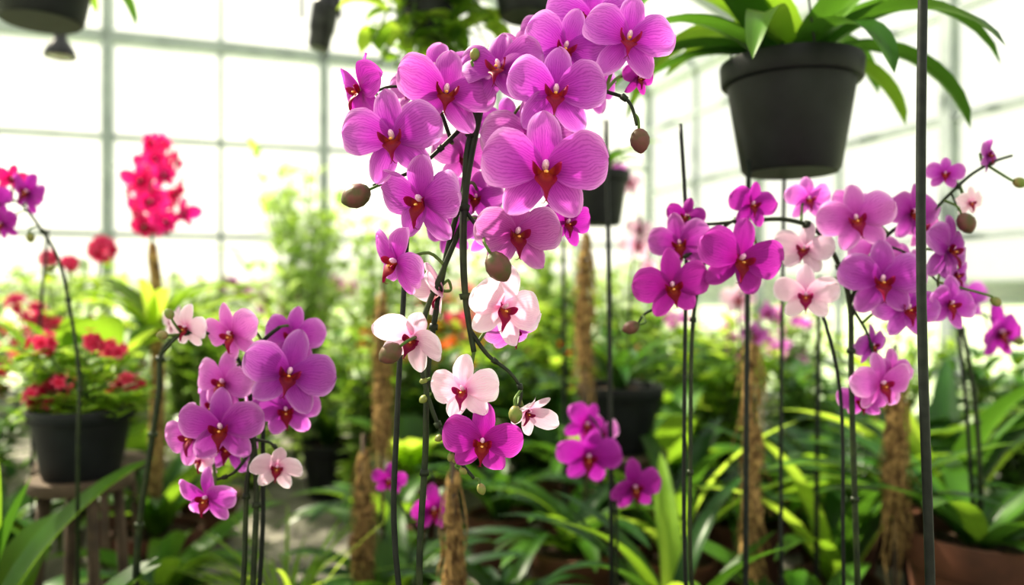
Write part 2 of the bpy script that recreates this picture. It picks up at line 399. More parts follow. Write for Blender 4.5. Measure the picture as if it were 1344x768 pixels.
for uu, nm, wn, rails in ((0, 'wall_right', 'window_2', (0.62, 1.42, 2.12, 2.75)), (-WID, 'wall_left', 'window_3', (0.8, 1.58, 2.38))):
    mb = MB(); v = -0.9; k = 1
    while v > -LEN-0.01:
        if k % 2: mb.beam(G(uu, v, 0.3), G(uu, v, EAVE), 0.036, 0.04)
        else: mb.beam(G(uu, v, 0), G(uu, v, EAVE), 0.075, 0.075)
        v -= 0.9; k += 1
    mb.beam(G(uu, 0, EAVE), G(uu, -LEN, EAVE), 0.10, 0.12)
    for z in rails: mb.beam(G(uu, 0, z), G(uu, -LEN, z), 0.04, 0.04)
    mb.beam(G(uu, 0, 0.15), G(uu, -LEN, 0.15), 0.14, 0.3, 1)
    obj(nm, mb.mesh(nm, [M_frame, M_plinth], False))
    mb = MB(); s = 0.01 if uu == 0 else -0.01
    mb.quad(G(uu+s, 0, 0.3), G(uu+s, -LEN, 0.3), G(uu+s, -LEN, EAVE), G(uu+s, 0, EAVE))
    obj(wn, mb.mesh(wn, [M_glass], False))
mb = MB()
v = 0.0; k = 0
while v > -LEN-0.01:
    t = 0.08 if k % 2 == 0 else 0.035
    if k:
        mb.beam(G(0, v, EAVE), G(-WID/2, v, RIDGE), t, t); mb.beam(G(-WID, v, EAVE), G(-WID/2, v, RIDGE), t, t)
    if k and k % 4 == 0: mb.beam(G(0, v, EAVE+0.03), G(-WID, v, EAVE+0.03), 0.06, 0.06)
    v -= 0.9; k += 1
for f in (0.25, 0.5, 0.75):
    for sgn in (1, -1):
        u = -WID/2+sgn*WID/2*f
        mb.beam(G(u, 0, roofz_uv(u)-0.03), G(u, -LEN, roofz_uv(u)-0.03), 0.045, 0.045)
mb.beam(G(-WID/2, 0, RIDGE), G(-WID/2, -LEN, RIDGE), 0.08, 0.08)
for (a, b, c, d) in (((0, 0), (0, -LEN), (-WID/2, -LEN), (-WID/2, 0)), ((-WID, 0), (-WID, -LEN), (-WID/2, -LEN), (-WID/2, 0))):
    mb.quad(*[G(q[0], q[1], roofz_uv(q[0])+0.05) for q in (a, b, c, d)], 1)
obj('ceiling', mb.mesh('roof', [M_frame, M_glass], False))
mb = MB(); mb.quad(G(0, 0, 0), G(-WID, 0, 0), G(-WID, -LEN, 0), G(0, -LEN, 0)); obj('floor', mb.mesh('floor', [M_floor], False))
mb = MB(); mb.quad(Vector((-150, -60, -0.06)), Vector((150, -60, -0.06)), Vector((150, 200, -0.06)), Vector((-150, 200, -0.06)))
obj('ground', mb.mesh('ground', [M_grass], False))
mb = MB()
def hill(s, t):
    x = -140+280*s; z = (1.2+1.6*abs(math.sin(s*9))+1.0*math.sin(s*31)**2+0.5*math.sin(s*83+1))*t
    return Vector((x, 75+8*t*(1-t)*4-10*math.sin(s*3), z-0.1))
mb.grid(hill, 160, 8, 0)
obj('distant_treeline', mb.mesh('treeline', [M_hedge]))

# ------------------------------------------------------------ orchids
BUDPROF = [(0.001, 0), (0.20, 0.06), (0.36, 0.2), (0.46, 0.42), (0.44, 0.64), (0.30, 0.84), (0.12, 0.96), (0.001, 1.0)]
def sheet(d):
    k = d/1000.0
    return lambda a, b, dy=0.0: Vector(((a-672)*k, d+dy, EYE-(b-384)*k))

def orchid(name, d, base, stems, flowers, buds=(), stakes=(), pot=(0.11, 0.17), potmat=None, base_z=0.0, stemr=0.0042, leafcount=6, leafL=0.30, fs=1.04):
    """one potted moth orchid. base=(x,y); stems: (points, rooted)"""
    S = sheet(d); e = empty(name, (base[0], base[1], base_z))
    pm = potmat or M_black
    obj('pot', pot_mesh('pot', pot[0], pot[0]*0.74, pot[1], pm), e, Matrix.Translation((base[0], base[1], base_z)))
    top = base_z+pot[1]*0.9
    lm = clump_mesh('orchid_leaves', [M_leafdark, M_leaf], leafcount, leafL, 0.075, int(d*1000)+len(flowers), (25, 60), (-35, 5), 0.4, 0.5, 0.3)
    obj('leaves', lm, e, Matrix.Translation((base[0], base[1], top)))
    mb = MB(); samples = []
    for st in stems:
        pts = [S(*p) for p in st[0]]; rooted = st[1]; rr = st[2] if len(st) > 2 else stemr
        if rooted:
            b0 = Vector((base[0]+R(-.03, .03), base[1]+R(-.03, .03), top-0.02))
            pts = [b0, b0.lerp(pts[0], 0.5)+Vector((0, 0, 0.02))]+pts
        P = mb.tube(pts, rr, rr*0.55, 8, 0, 6); samples += P
        for i in range(8, len(P)-2, 9):
            mb.tube([P[i]-(P[i+1]-P[i]).normalized()*0.004, P[i]+(P[i+1]-P[i]).normalized()*0.004], rr*1.35, rr*1.15, 8, 0, 1)
    for i, f in enumerate(flowers):
        px, py, w, yaw, pitch, roll, col, dy = f
        c = S(px, py, dy); s = w*d/1000.0*fs
        yaw += R(-15, 15); pitch += R(-9, 9); roll += R(-9, 9)
        var = NV if col.islower() else (i*5+len(flowers)) % NV
        M = Matrix.Translation(c) @ Matrix.Rotation(math.radians(yaw), 4, 'Z') @ Matrix.Rotation(math.radians(pitch), 4, 'X') @ Matrix.Rotation(math.radians(roll), 4, 'Y') @ Matrix.Scale(s, 4)
        obj('flower_%d' % (i+1), FL[col.upper()][var], e, M)
        back = M @ Vector((0, 0.02, 0)); out = M @ Vector((0, 0.26, 0.02))
        q = min(samples, key=lambda p: (p-(out+Vector((0, 0, 0.0)))).length)
        mb.tube([back, back.lerp(out, 0.6), (out+q)/2+Vector((0, 0, 0.01)), q], 0.0021, 0.0024, 6, 1, 4)
    bb = MB()
    for b in buds:
        px, py, L, ang, dy = b[:5]; g = 1 if len(b) > 5 else 0
        c = S(px, py, dy); l = L*d/1000.0; a = math.radians(ang)
        dirv = Vector((math.cos(a), R(-.2, .2), math.sin(a))).normalized()
        q3 = dirv.to_track_quat('Z', 'Y').to_matrix().to_4x4()
        Mb = Matrix.Translation(c-dirv*l/2) @ q3 @ Matrix.Scale(l, 4)
        bb.lathe([(r*0.82, z) for r, z in BUDPROF], 14, g, Mb, 0.05)
        st = c-dirv*l/2
        q = min(samples, key=lambda p: (p-(st-dirv*l*0.6)).length)
        mb.tube([st+dirv*l*0.05, st-dirv*l*0.35, q], 0.0018, 0.0022, 6, 1, 4)
    if buds: obj('buds', bb.mesh('buds', [M_bud, M_budg]), e)
    obj('flower_spikes', mb.mesh('spikes', [M_stem, M_gstem]), e)
    if stakes:
        sb = MB()
        for (pts, r) in stakes:
            P = [S(*p) for p in pts]
            b0 = P[0].copy(); b0.z = top-0.03; b0.x = base[0]*0.65+b0.x*0.35; b0.y = base[1]
            lim = pot[0]*0.6
            b0.x = max(min(b0.x, base[0]+lim), base[0]-lim)
            sb.tube([b0]+P, r, r*0.85, 8, 0, 5)
        obj('support_stakes', sb.mesh('stakes', [M_stake]), e)
    return e

# ---- main orchid
hero_fl = [
 (520, 187, 122, -16, -4, -8, 'P', -0.03), (584, 118, 122, 10, 0, 8, 'P', 0.01), (470, 112, 96, -58, 0, 10, 'G', 0.02),
 (566, 72, 100, -12, -12, -12, 'P', 0.07), (655, 86, 112, -22, -4, -10, 'P', 0.01), (742, 62, 104, -10, 4, 12, 'P', 0.00),
 (822, 58, 112, 12, 0, 10, 'P', -0.02), (784, 6, 118, 8, 6, 0, 'P', 0.05), (728, 128, 118, 12, 2, 6, 'P', -0.03),
 (700, 180, 128, -4, -4, -4, 'O', 0.02), (712, 232, 142, 4, 0, 2, 'P', -0.07), (556, 264, 116, -22, 4, -4, 'P', -0.02),
 (604, 196, 84, 14, 0, 6, 'O', 0.06), (678, 304, 112, 24, 14, 8, 'O', 0.0), (748, 286, 74, 20, 4, 0, 'G', 0.06),
 (522, 343, 96, -48, 6, 25, 'P', -0.01), (690, 38, 84, 16, -10, -6, 'O', 0.09), (622, 248, 74, -10, 0, 10, 'P', 0.08),
 (578, 382, 76, -50, 0, -10, 'w', 0.02), (660, 402, 104, 36, 16, 20, 'W', -0.01), (545, 441, 88, -24, 12, 30, 'w', -0.02),
 (610, 508, 86, -12, 6, 4, 'W', -0.02), (634, 574, 96, -8, 16, 4, 'G', -0.02), (692, 541, 62, 40, 25, 30, 'w', 0.01),
 (672, 436, 74, 40, 30, -10, 'O', 0.03), (532, 90, 74, -35, -10, 5, 'O', 0.10), (640, 296, 76, 5, 10, 0, 'P', 0.09),
 (665, 140, 84, -10, -5, 0, 'P', 0.10), (780, 95, 84, 20, 5, 0, 'P', 0.08), (755, 200, 80, 25, 0, 0, 'P', 0.08),
 (585, 300, 66, -20, 10, 0, 'P', 0.08), (735, 12, 90, -10, 0, 0, 'P', 0.10), (846, 88, 52, 40, 10, 0, 'G', 0.05),
]
hero_stems = [
 ([(548, 760, .02), (556, 600, .02), (560, 480, .02), (585, 330, .02), (606, 250, .02), (612, 190, .02), (628, 135, .03), (660, 90, .04), (710, 50, .05), (760, 20, .06)], True, 0.0048),
 ([(628, 135, .03), (610, 240, .02), (608, 330, .0), (612, 400, .0), (622, 462, 0)], False, 0.0062),
 ([(618, 435, 0), (640, 466, 0), (668, 488, 0), (684, 512, 0), (680, 535, 0)], False, 0.003),
 ([(606, 290, .02), (578, 360, .01), (556, 420, 0), (553, 480, 0), (568, 540, 0), (592, 590, 0), (622, 628, 0)], False, 0.004),
 ([(606, 270, .02), (628, 300, 0), (650, 330, 0)], False, 0.003),
 ([(710, 50, .05), (745, 84, .04), (790, 112, .02), (824, 132, .0), (836, 165, 0)], False, 0.0035),
 ([(700, 120, .04), (742, 148, .03), (775, 175, .02), (788, 205, 0)], False, 0.003),
 ([(628, 135, .03), (590, 175, .03), (545, 215, .03), (505, 235, .02), (488, 242, .01)], False, 0.0035),
 ([(590, 180, .04), (560, 110, .05), (510, 100, .05), (485, 110, .04)], False, 0.003),
]
hero_buds = [(840, 185, 34, -85, 0), (789, 216, 24, -80, 0), (467, 257, 42, 205, 0), (655, 352, 42, -60, -0.05), (520, 460, 34, 215, -0.05),
 (676, 541, 24, -90, -0.02, 1), (632, 642, 16, -70, 0, 1), (592, 600, 14, -120, 0, 1), (576, 575, 13, -150, 0, 1), (608, 618, 13, -30, 0, 1), (556, 500, 12, 200, 0, 1),
 (622, 65, 18, 80, 0.02, 1), (597, 603, 12, -60, 0, 1), (556, 524, 14, 220, 0, 1), (500, 165, 18, 200, 0.03, 1)]
stand(-0.10, 1.04, 0.30, 0.17)
orchid('phalaenopsis_orchid', 1.0, (-0.10, 1.04), hero_stems, hero_fl, hero_buds,
 [([(513, 740, .04), (515, 560, .04), (522, 400, .05), (528, 290, .05)], 0.0042)], base_z=0.30, pot=(0.12, 0.19), leafL=0.24, fs=1.04)

# ---- left orchid
stand(-0.46, 1.2, 0.25, 0.16)
orchid('phalaenopsis_orchid', 1.18, (-0.44, 1.22),
 [([(327, 760, .02), (331, 650, .02), (326, 560, .02), (322, 500, .02), (335, 455, .02), (362, 430, .02)], True, 0.0055),
  ([(314, 760, .02), (318, 640, .02), (325, 600, .02), (312, 560, .02), (280, 545, .02), (252, 560, .02)], True, 0.005),
  ([(322, 500, .02), (300, 470, .03), (270, 440, .02), (232, 440, .02), (208, 462, .02)], False, 0.003),
  ([(320, 600, .02), (300, 625, .02), (270, 635, .01)], False, 0.003), ([(325, 580, .02), (350, 585, .02), (362, 600, .02)], False, 0.003)],
 [(305, 438, 80, -8, 0, -6, 'O', 0.0), (387, 486, 108, 14, 0, 10, 'P', -0.03), (300, 556, 98, 4, 2, 4, 'P', -0.03), (252, 572, 84, -28, 6, -10, 'O', 0.0),
  (288, 503, 84, -18, -4, 6, 'O', 0.02), (368, 540, 84, 20, 8, 0, 'P', 0.03), (376, 444, 80, 10, -8, 8, 'P', 0.04), (364, 612, 62, 26, 14, 10, 'w', 0.0),
  (275, 650, 76, -16, 20, 8, 'P', -0.01), (238, 430, 60, -38, 0, 6, 'W', 0.02), (330, 505, 84, 0, 0, 0, 'O', 0.06), (268, 540, 76, -20, 0, 0, 'P', 0.05), (345, 470, 70, 5, 0, 0, 'O', 0.07), (285, 595, 76, -12, 5, 0, 'P', 0.05), (250, 610, 56, -30, 10, 0, 'W', 0.04)],
 [(213, 440, 16, 180, 0, 1), (222, 412, 16, 120, 0, 1), (345, 632, 12, -60, 0, 1)], [([(332, 740, .04), (334, 600, .04), (332, 480, .05)], 0.004)], base_z=0.25, pot=(0.11, 0.17), leafL=0.26)

# ---- right orchid (deep magenta)
stand(0.33, 1.28, 0.25, 0.16)
orchid('phalaenopsis_orchid', 1.2, (0.31, 1.26),
 [([(912, 750, .03), (912, 600, .03), (914, 450, .03), (922, 380, .03), (940, 320, .03), (965, 290, .03), (990, 288, .03)], True),
  ([(940, 320, .03), (915, 330, .02), (885, 345, .02)], False, 0.003), ([(965, 290, .03), (935, 292, .03), (908, 290, .03)], False, 0.003),
  ([(922, 380, .03), (880, 400, .02), (850, 412, .02), (838, 430, .02)], False, 0.003)],
 [(878, 374, 92, -8, 2, -6, 'G', -0.02), (964, 340, 102, 4, 0, 6, 'G', -0.03), (992, 266, 62, 14, -4, 0, 'G', 0.02), (896, 318, 78, -20, 0, -8, 'P', 0.02), (908, 280, 48, -25, 0, 20, 'G', 0.04), (1016, 345, 50, 40, 0, 0, 'G', 0.03)],
 [(828, 430, 24, 200, 0), (926, 372, 14, 250, 0, 1)], [([(908, 740, .05), (908, 500, .05), (912, 300, .06), (906, 150, .07)], 0.0036)], base_z=0.25, pot=(0.11, 0.17), leafL=0.26)

# ---- right orchid (arching, lilac)
stand(0.62, 1.36, 0.22, 0.18)
orchid('phalaenopsis_orchid', 1.25, (0.60, 1.34),
 [([(1136, 760, .03), (1132, 640, .03), (1128, 500, .03), (1126, 400, .03), (1108, 340, .03), (1080, 300, .03), (1040, 286, .03), (1000, 287, .03)], True, 0.006),
  ([(1126, 400, .03), (1150, 340, .03), (1185, 300, .03), (1230, 280, .03), (1262, 250, .03), (1290, 225, .03), (1320, 208, .03), (1344, 200, .03)], False, 0.0035),
  ([(1128, 420, .03), (1160, 330, .04), (1200, 330, .03), (1240, 370, .02)], False, 0.003),
  ([(1126, 400, .03), (1150, 440, .03), (1160, 480, .03)], False, 0.003), ([(1262, 250, .03), (1268, 275, .02)], False, 0.002)],
 [(1116, 288, 88, -14, -2, -6, 'O', -0.02), (1146, 368, 98, -22, 4, 0, 'P', -0.03), (1062, 325, 70, -30, 0, 5, 'W', 0.02), (1058, 386, 76, -24, 10, -8, 'W', 0.0),
  (1182, 404, 82, 8, 4, 6, 'P', -0.02), (1164, 505, 80, 10, 10, 0, 'O', 0.02), (1204, 277, 78, 8, 0, 0, 'P', 0.02), (1244, 328, 88, 22, 0, 8, 'P', 0.0),
  (1246, 398, 70, 20, 6, 6, 'P', 0.0), (1076, 256, 60, -10, -4, 0, 'O', 0.05), (1182, 366, 80, -8, 0, 0, 'P', 0.04), (1254, 224, 44, -20, -6, 0, 'P', 0.03),
  (1306, 200, 44, 35, -4, 20, 'P', 0.02), (1292, 262, 40, 25, 10, 0, 'W', 0.04), (1140, 262, 56, 5, -10, 0, 'O', 0.06), (1275, 360, 60, 30, 0, 0, 'P', 0.05), (1158, 455, 56, 12, 10, 0, 'P', 0.04), (1150, 530, 60, -10, 12, 0, 'P', 0.05),
  (1170, 330, 70, 0, 0, 0, 'O', 0.06), (1215, 350, 66, 10, 0, 0, 'O', 0.06), (1190, 490, 56, 10, 10, 0, 'O', 0.05), (1235, 295, 56, 15, -6, 0, 'O', 0.06)],
 [(1268, 293, 30, -60, 0), (1307, 396, 16, -40, 0, 1), (1338, 240, 18, -20, 0, 1)], [([(1124, 740, .05), (1120, 520, .05), (1090, 380, .06), (1076, 300, .07)], 0.0034)], base_z=0.22, pot=(0.13, 0.19), leafL=0.26)

# ---- far right orchid in clay pot with strong leaves
orchid('phalaenopsis_orchid', 2.0, (1.26, 2.05),
 [([(1296, 640, .03), (1290, 540, .03), (1276, 450, .03), (1266, 415, .03), (1285, 410, .03), (1305, 415, .03)], True, 0.008)],
 [(1310, 436, 74, 10, 6, 0, 'G', 0.0), (1268, 392, 60, -15, 0, 0, 'P', 0.02)], [(1338, 448, 16, 0, 0, 1), (1250, 412, 18, 180, 0, 1)],
 [([(1290, 640, .05), (1282, 520, .05), (1272, 430, .05)], 0.006)], pot=(0.185, 0.46), potmat=M_brown, leafcount=20, leafL=0.58)

# ---- small magenta orchid in mid distance
orchid('phalaenopsis_orchid', 1.7, (0.24, 1.78),
 [([(812, 760, .03), (810, 660, .03), (800, 600, .03), (785, 560, .03), (770, 545, .03)], True), ([(803, 610, .03), (825, 612, .02), (838, 625, .02)], False, 0.003)],
 [(772, 598, 80, 10, 10, 6, 'G', 0), (770, 560, 60, 25, -10, 40, 'G', 0.03), (832, 638, 70, 10, 10, 0, 'G', 0), (790, 575, 54, 0, -5, 0, 'O', 0.05)],
 (), [([(806, 740, .04), (804, 540, .04), (803, 360, .05), (800, 150, .06)], 0.006)], pot=(0.12, 0.18), potmat=M_brown, leafL=0.34)
orchid('phalaenopsis_orchid', 1.75, (-0.25, 1.85),
 [([(545, 760, .03), (560, 700, .03), (568, 640, .03), (560, 620, .03)], True), ([(555, 720, .03), (520, 660, .03), (510, 620, .03)], False, 0.003)],
 [(568, 668, 60, 12, 5, 0, 'G', 0), (508, 634, 44, -10, 0, 0, 'G', 0.03)], (), (), pot=(0.11, 0.17), potmat=M_brown, leafL=0.30)
# ---- orchid at the left edge
orchid('phalaenopsis_orchid', 1.7, (-1.0, 1.75),
 [([(92, 600, .03), (94, 500, .03), (84, 420, .03), (68, 345, .03), (40, 295, .03), (10, 262, .03), (-15, 270, .02)], True, 0.005)],
 [(38, 252, 54, -10, 0, 20, 'G', 0), (4, 294, 44, -20, 6, 0, 'G', 0), (8, 232, 36, 20, -10, 0, 'C', 0.02), (-20, 260, 50, 0, 0, 0, 'G', 0.02)],
 [(40, 312, 14, -90, 0, 1), (66, 352, 12, 200, 0, 1)], (), pot=(0.12, 0.18), potmat=M_brown, leafL=0.34)
orchid('phalaenopsis_orchid', 1.5, (-0.74, 1.55),
 [([(172, 760, .02), (178, 680, .02), (190, 600, .02), (202, 520, .02), (206, 465, .02), (232, 438, .02), (262, 434, .02)], True, 0.008)],
 [(228, 424, 44, -20, 0, 0, 'W', 0.01)], [(262, 440, 14, 0, 0, 1), (212, 442, 12, 160, 0, 1)],
 (), pot=(0.12, 0.18), potmat=M_brown, leafL=0.36)
# pale pink orchids in the background
orchid('phalaenopsis_orchid', 3.0, (0.45, 3.0),
 [([(822, 560, 0), (826, 420, 0), (832, 330, 0), (842, 300, 0), (825, 240, 0)], True, 0.006)],
 [(835, 322, 46, 10, 0, 0, 'W', 0), (826, 240, 34, 0, 0, 0, 'W', 0), (840, 300, 34, -10, 0, 0, 'W', 0.03), (850, 350, 30, 20, 0, 0, 'W', 0), (812, 225, 30, 20, 0, 0, 'O', 0)], (), (), pot=(0.14, 0.2))
orchid('phalaenopsis_orchid', 3.0, (0.92, 3.0),
 [([(975, 560, 0), (972, 450, 0), (968, 390, 0), (985, 380, 0)], True, 0.006)],
 [(968, 392, 44, -10, 0, 0, 'W', 0), (985, 370, 36, 10, 0, 0, 'W', 0), (1006, 410, 30, 30, 0, 0, 'O', 0), (990, 440, 34, 0, 0, 0, 'O', 0)], (), (), pot=(0.14, 0.2))

# tall black support rod + other cane stakes
mb = MB(); mb.tube([(0.56, 1.02, 0), (0.562, 1.02, 0.6), (0.548, 1.02, 1.1), (0.550, 1.02, 1.5), (0.56, 1.02, 1.95)], 0.0066, 0.0058, 10)
obj('plant_stake', mb.mesh('stake', [M_stake]))
for (x, y, h, r) in ((0.46, 1.5, 1.36, .006), (0.62, 1.74, 1.45, .005), (0.88, 2.2, 1.15, .008), (-1.5, 2.4, 1.3, .006), (0.2, 2.9, 1.6, .009)):
    mb = MB(); mb.tube([(x, y, 0), (x+R(-.01, .01), y, h*0.5), (x+R(-.04, .04), y, h)], r, r*0.8, 8)
    obj('plant_stake', mb.mesh('stake', [M_stake]))

# ------------------------------------------------------------ moss / coir poles
def coir(x, y, z0, z1, r):
    e = empty('coir_pole', (x, y, 0)); mb = MB()
    n = 14; pts = [Vector((x+R(-.012, .012), y+R(-.012, .012), z0+(z1-z0)*k/n)) for k in range(n+1)]
    mb.tube(pts, r*.7, r*0.4, 12, 0, 4, 0.4)
    for k in range(120):
        a = R(0, 2*pi); zz = R(z0+0.05, z1); l = R(0.05, 0.26); rr = r*0.6
        p = Vector((x+math.cos(a)*rr, y+math.sin(a)*rr, zz)); q = p+Vector((math.cos(a)*R(0, .022), math.sin(a)*R(0, .022), -l*0.6)); w = q+Vector((R(-.025, .025), R(-.025, .025), -l*0.5))
        if w.z < 0.01: continue
        mb.tube([p, q, w], 0.0022, 0.001, 4, 0, 3)
    obj('coir_wrap', mb.mesh('coir', [M_coir]), e)
    mb = MB(); mb.tube([(x, y, 0), (x, y, z1+0.04)], 0.006, 0.006, 8, 0, 1); obj('core_stick', mb.mesh('stick', [M_wood]), e)
for c in ((0.66, 2.1, 0.30, 0.96, 0.030), (1.03, 2.05, 0.50, 0.92, 0.032), (-0.40, 2.35, 0.62, 1.10, 0.022), (-0.42, 2.15, 0.34, 0.66, 0.022), (-0.125, 1.62, 0.35, 0.72, 0.017),
          (0.25, 2.6, 0.85, 1.30, 0.026)):
    coir(*c)

# ------------------------------------------------------------ crimson vanda on its post
def crimson():
    x, y = -1.32, 2.8
    e = empty('crimson_vanda_orchid', (x, y, 0))
    obj('pot', pot_mesh('pot', 0.14, 0.10, 0.22, M_brown), e, Matrix.Translation((x, y, 0)))
    mb = MB(); mb.tube([(x, y, 0.18), (x+.02, y, 0.8), (x+.0, y, 1.28)], 0.026, 0.016, 12, 0, 6, 0.3)
    obj('fibre_stem', mb.mesh('fibre_stem', [M_coir]), e)
    mb = MB(); mb.tube([(x, y, 1.25), (x-.01, y, 1.45), (x+.03, y, 1.66)], 0.006, 0.003, 8); obj('flower_spike', mb.mesh('spike', [M_gstem]), e)
    n = 27
    for k in range(n):
        s = k/(n-1); z = 1.33+0.33*s; rad = 0.07*(math.sin(pi*min(1, s*0.72+0.24))**0.7)+R(-.015, .025); a = k*2.4
        M = Matrix.Translation((x+0.03*s*s+math.sin(a)*rad, y-math.cos(a)*rad, z+R(-.015, .015))) @ Matrix.Rotation(a+R(-.4, .4), 4, 'Z') @ Matrix.Rotation(R(-.5, .6), 4, 'X') @ Matrix.Rotation(R(-.5, .5), 4, 'Y') @ Matrix.Scale(R(0.08, 0.125)*(1.1-0.4*s), 4)
        obj('flower_%d' % (k+1), FL['C'][k % 7], e, M)
    lm = clump_mesh('vanda_leaves', [M_leaflight, M_leaf], 16, 0.48, 0.055, 5, (30, 70), (-40, 10))
    obj('leaves', lm, e, Matrix.Translation((x, y, 0.95)))
crimson()

# ------------------------------------------------------------ foliage library
strapA = clump_mesh('strap_a', [M_leaf, M_leafdark], 18, 0.62, 0.080, 1)
strapB = clump_mesh('strap_b', [M_leaf, M_leafdark, M_leaf], 18, 0.55, 0.088, 2, (40, 80), (-60, 0))
strapC = clump_mesh('strap_c', [M_leaflight, M_leaf, M_leafdark], 15, 0.70, 0.082, 3, (55, 85), (-20, 40))
strapD = clump_mesh('strap_d', [M_leafdark, M_leaf], 16, 0.50, 0.095, 4, (30, 70), (-50, 5), 0.4, 0.5)
broad = clump_mesh('broad', [M_leaf, M_leaflight], 12, 0.52, 0.19, 5, (50, 85), (-20, 45), 0.55, 0.5, 0.25)
broadD = clump_mesh('broad_d', [M_leafdark, M_leaf], 12, 0.58, 0.15, 6, (45, 85), (-45, 30), 0.45, 0.55, 0.3)
upright = clump_mesh('broad_upright', [M_leafdark, M_leaf], 10, 0.60, 0.15, 9, (65, 88), (20, 75), 0.45, 0.55, 0.3)
grassy = clump_mesh('grassy', [M_leaflight], 50, 0.5, 0.016, 7, (50, 88), (-60, 30))
straps = [strapA, strapB, strapC, strapD]
shA = shrub_mesh('shrub_a', [M_leaf, M_leaflight, M_leaflight], 26, 1.0, 0.42, 20, 0.15, 0.065, 21)
shB = shrub_mesh('shrub_b', [M_leaflight, M_leafpale, M_leaf], 28, 1.1, 0.40, 20, 0.13, 0.05, 22)
shC = shrub_mesh('shrub_c', [M_leafdark, M_leaf], 26, 0.9, 0.42, 20, 0.16, 0.065, 23)
shP = shrub_mesh('shrub_pale', [M_leafpale, M_leaflight], 30, 1.0, 0.40, 22, 0.11, 0.045, 24)
shR = shrub_mesh('shrub_red', [M_leaf, M_leaflight], 22, 0.9, 0.42, 16, 0.13, 0.055, 25, M_rose, fl_n=2, fs=0.04)
shO = shrub_mesh('shrub_orange', [M_leaf, M_leaflight], 24, 0.9, 0.42, 18, 0.13, 0.055, 26, M_orange, fl_n=3, fs=0.038)
shK = shrub_mesh('shrub_pink', [M_leaf, M_leafpale], 22, 0.9, 0.42, 16, 0.13, 0.055, 27, M_orchid, fl_n=3, fs=0.04)
tall = shrub_mesh('bamboo', [M_leaflight, M_leafpale, M_leafpale], 15, 2.2, 0.45, 28, 0.28, 0.045, 28, None, (-80, -20), 0.3, 0.7)

def place(name, me, x, y, s=1.0, z=0.0):
    M = Matrix.Translation((x, y, z)) @ Matrix.Rotation(R(0, 6.28), 4, 'Z') @ Matrix.Scale(s, 4)
    o = bpy.data.objects.new(name, me); scene.collection.objects.link(o); o.matrix_basis = M; return o

u = -5.85; k = 0
while u < -0.85:
    p = G(u, -0.9+R(-.05, .05), 0)
    nm, me = [('leafy_shrub', shP), ('leafy_shrub', shB), ('leafy_shrub', shP), ('pink_flowering_shrub', shK), ('leafy_shrub', shP), ('red_flowering_shrub', shR)][k % 6]
    place(nm, me, p.x, p.y, R(1.2, 1.4))
    p = G(u+0.2, -1.75+R(-.1, .1), 0)
    nm, me = [('leafy_shrub', shA), ('red_flowering_shrub', shR), ('leafy_shrub', shB), ('leafy_shrub', shP), ('orange_flowering_shrub', shO), ('leafy_shrub', shA)][k % 6]
    place(nm, me, p.x, p.y, R(1.0, 1.25))
    u += 0.75; k += 1
v = -1.5; k = 0
while v > -5.2:
    p = G(-0.62, v, 0)
    nm, me = [('leafy_shrub', shP), ('leafy_shrub', shC), ('leafy_shrub', shB)][k % 3]
    place(nm, me, p.x, p.y, R(0.85, 1.0))
    v -= 0.75; k += 1
for (x, y, s) in ((-1.42, 5.1, 0.98), (-1.25, 4.7, 0.86), (-0.55, 5.6, 0.84), (0.3, 5.8, 0.80), (-2.6, 4.4, 0.60), (0.75, 5.2, 0.68), (-1.0, 5.7, 0.85), (-0.05, 5.2, 0.76)):
    place('bamboo_plant', tall, x, y, s)
mid = [(-0.55, 4.3, shO), (-0.2, 4.6, shR), (0.15, 4.2, shA), (0.55, 4.5, shO), (0.95, 4.3, shC), (1.35, 4.5, shK), (-0.35, 3.8, shC), (0.1, 3.7, shC), (0.95, 3.6, shA), (1.5, 3.7, shC),
       (-0.75, 3.8, shB), (-2.2, 3.9, shC), (-2.6, 3.6, shR), (-1.9, 4.5, shB), (-2.5, 4.9, shA), (-3.1, 4.3, shB), (-1.9, 3.5, shA), (0.6, 3.9, shC), (-1.45, 4.3, shA), (-2.1, 2.9, shC)]
nmof = {id(shO): 'orange_flowering_shrub', id(shR): 'red_flowering_shrub', id(shK): 'pink_flowering_shrub'}
for (x, y, me) in mid: place(nmof.get(id(me), 'leafy_shrub'), me, x, y, R(0.85, 1.1) if y > 3 else 0.75)

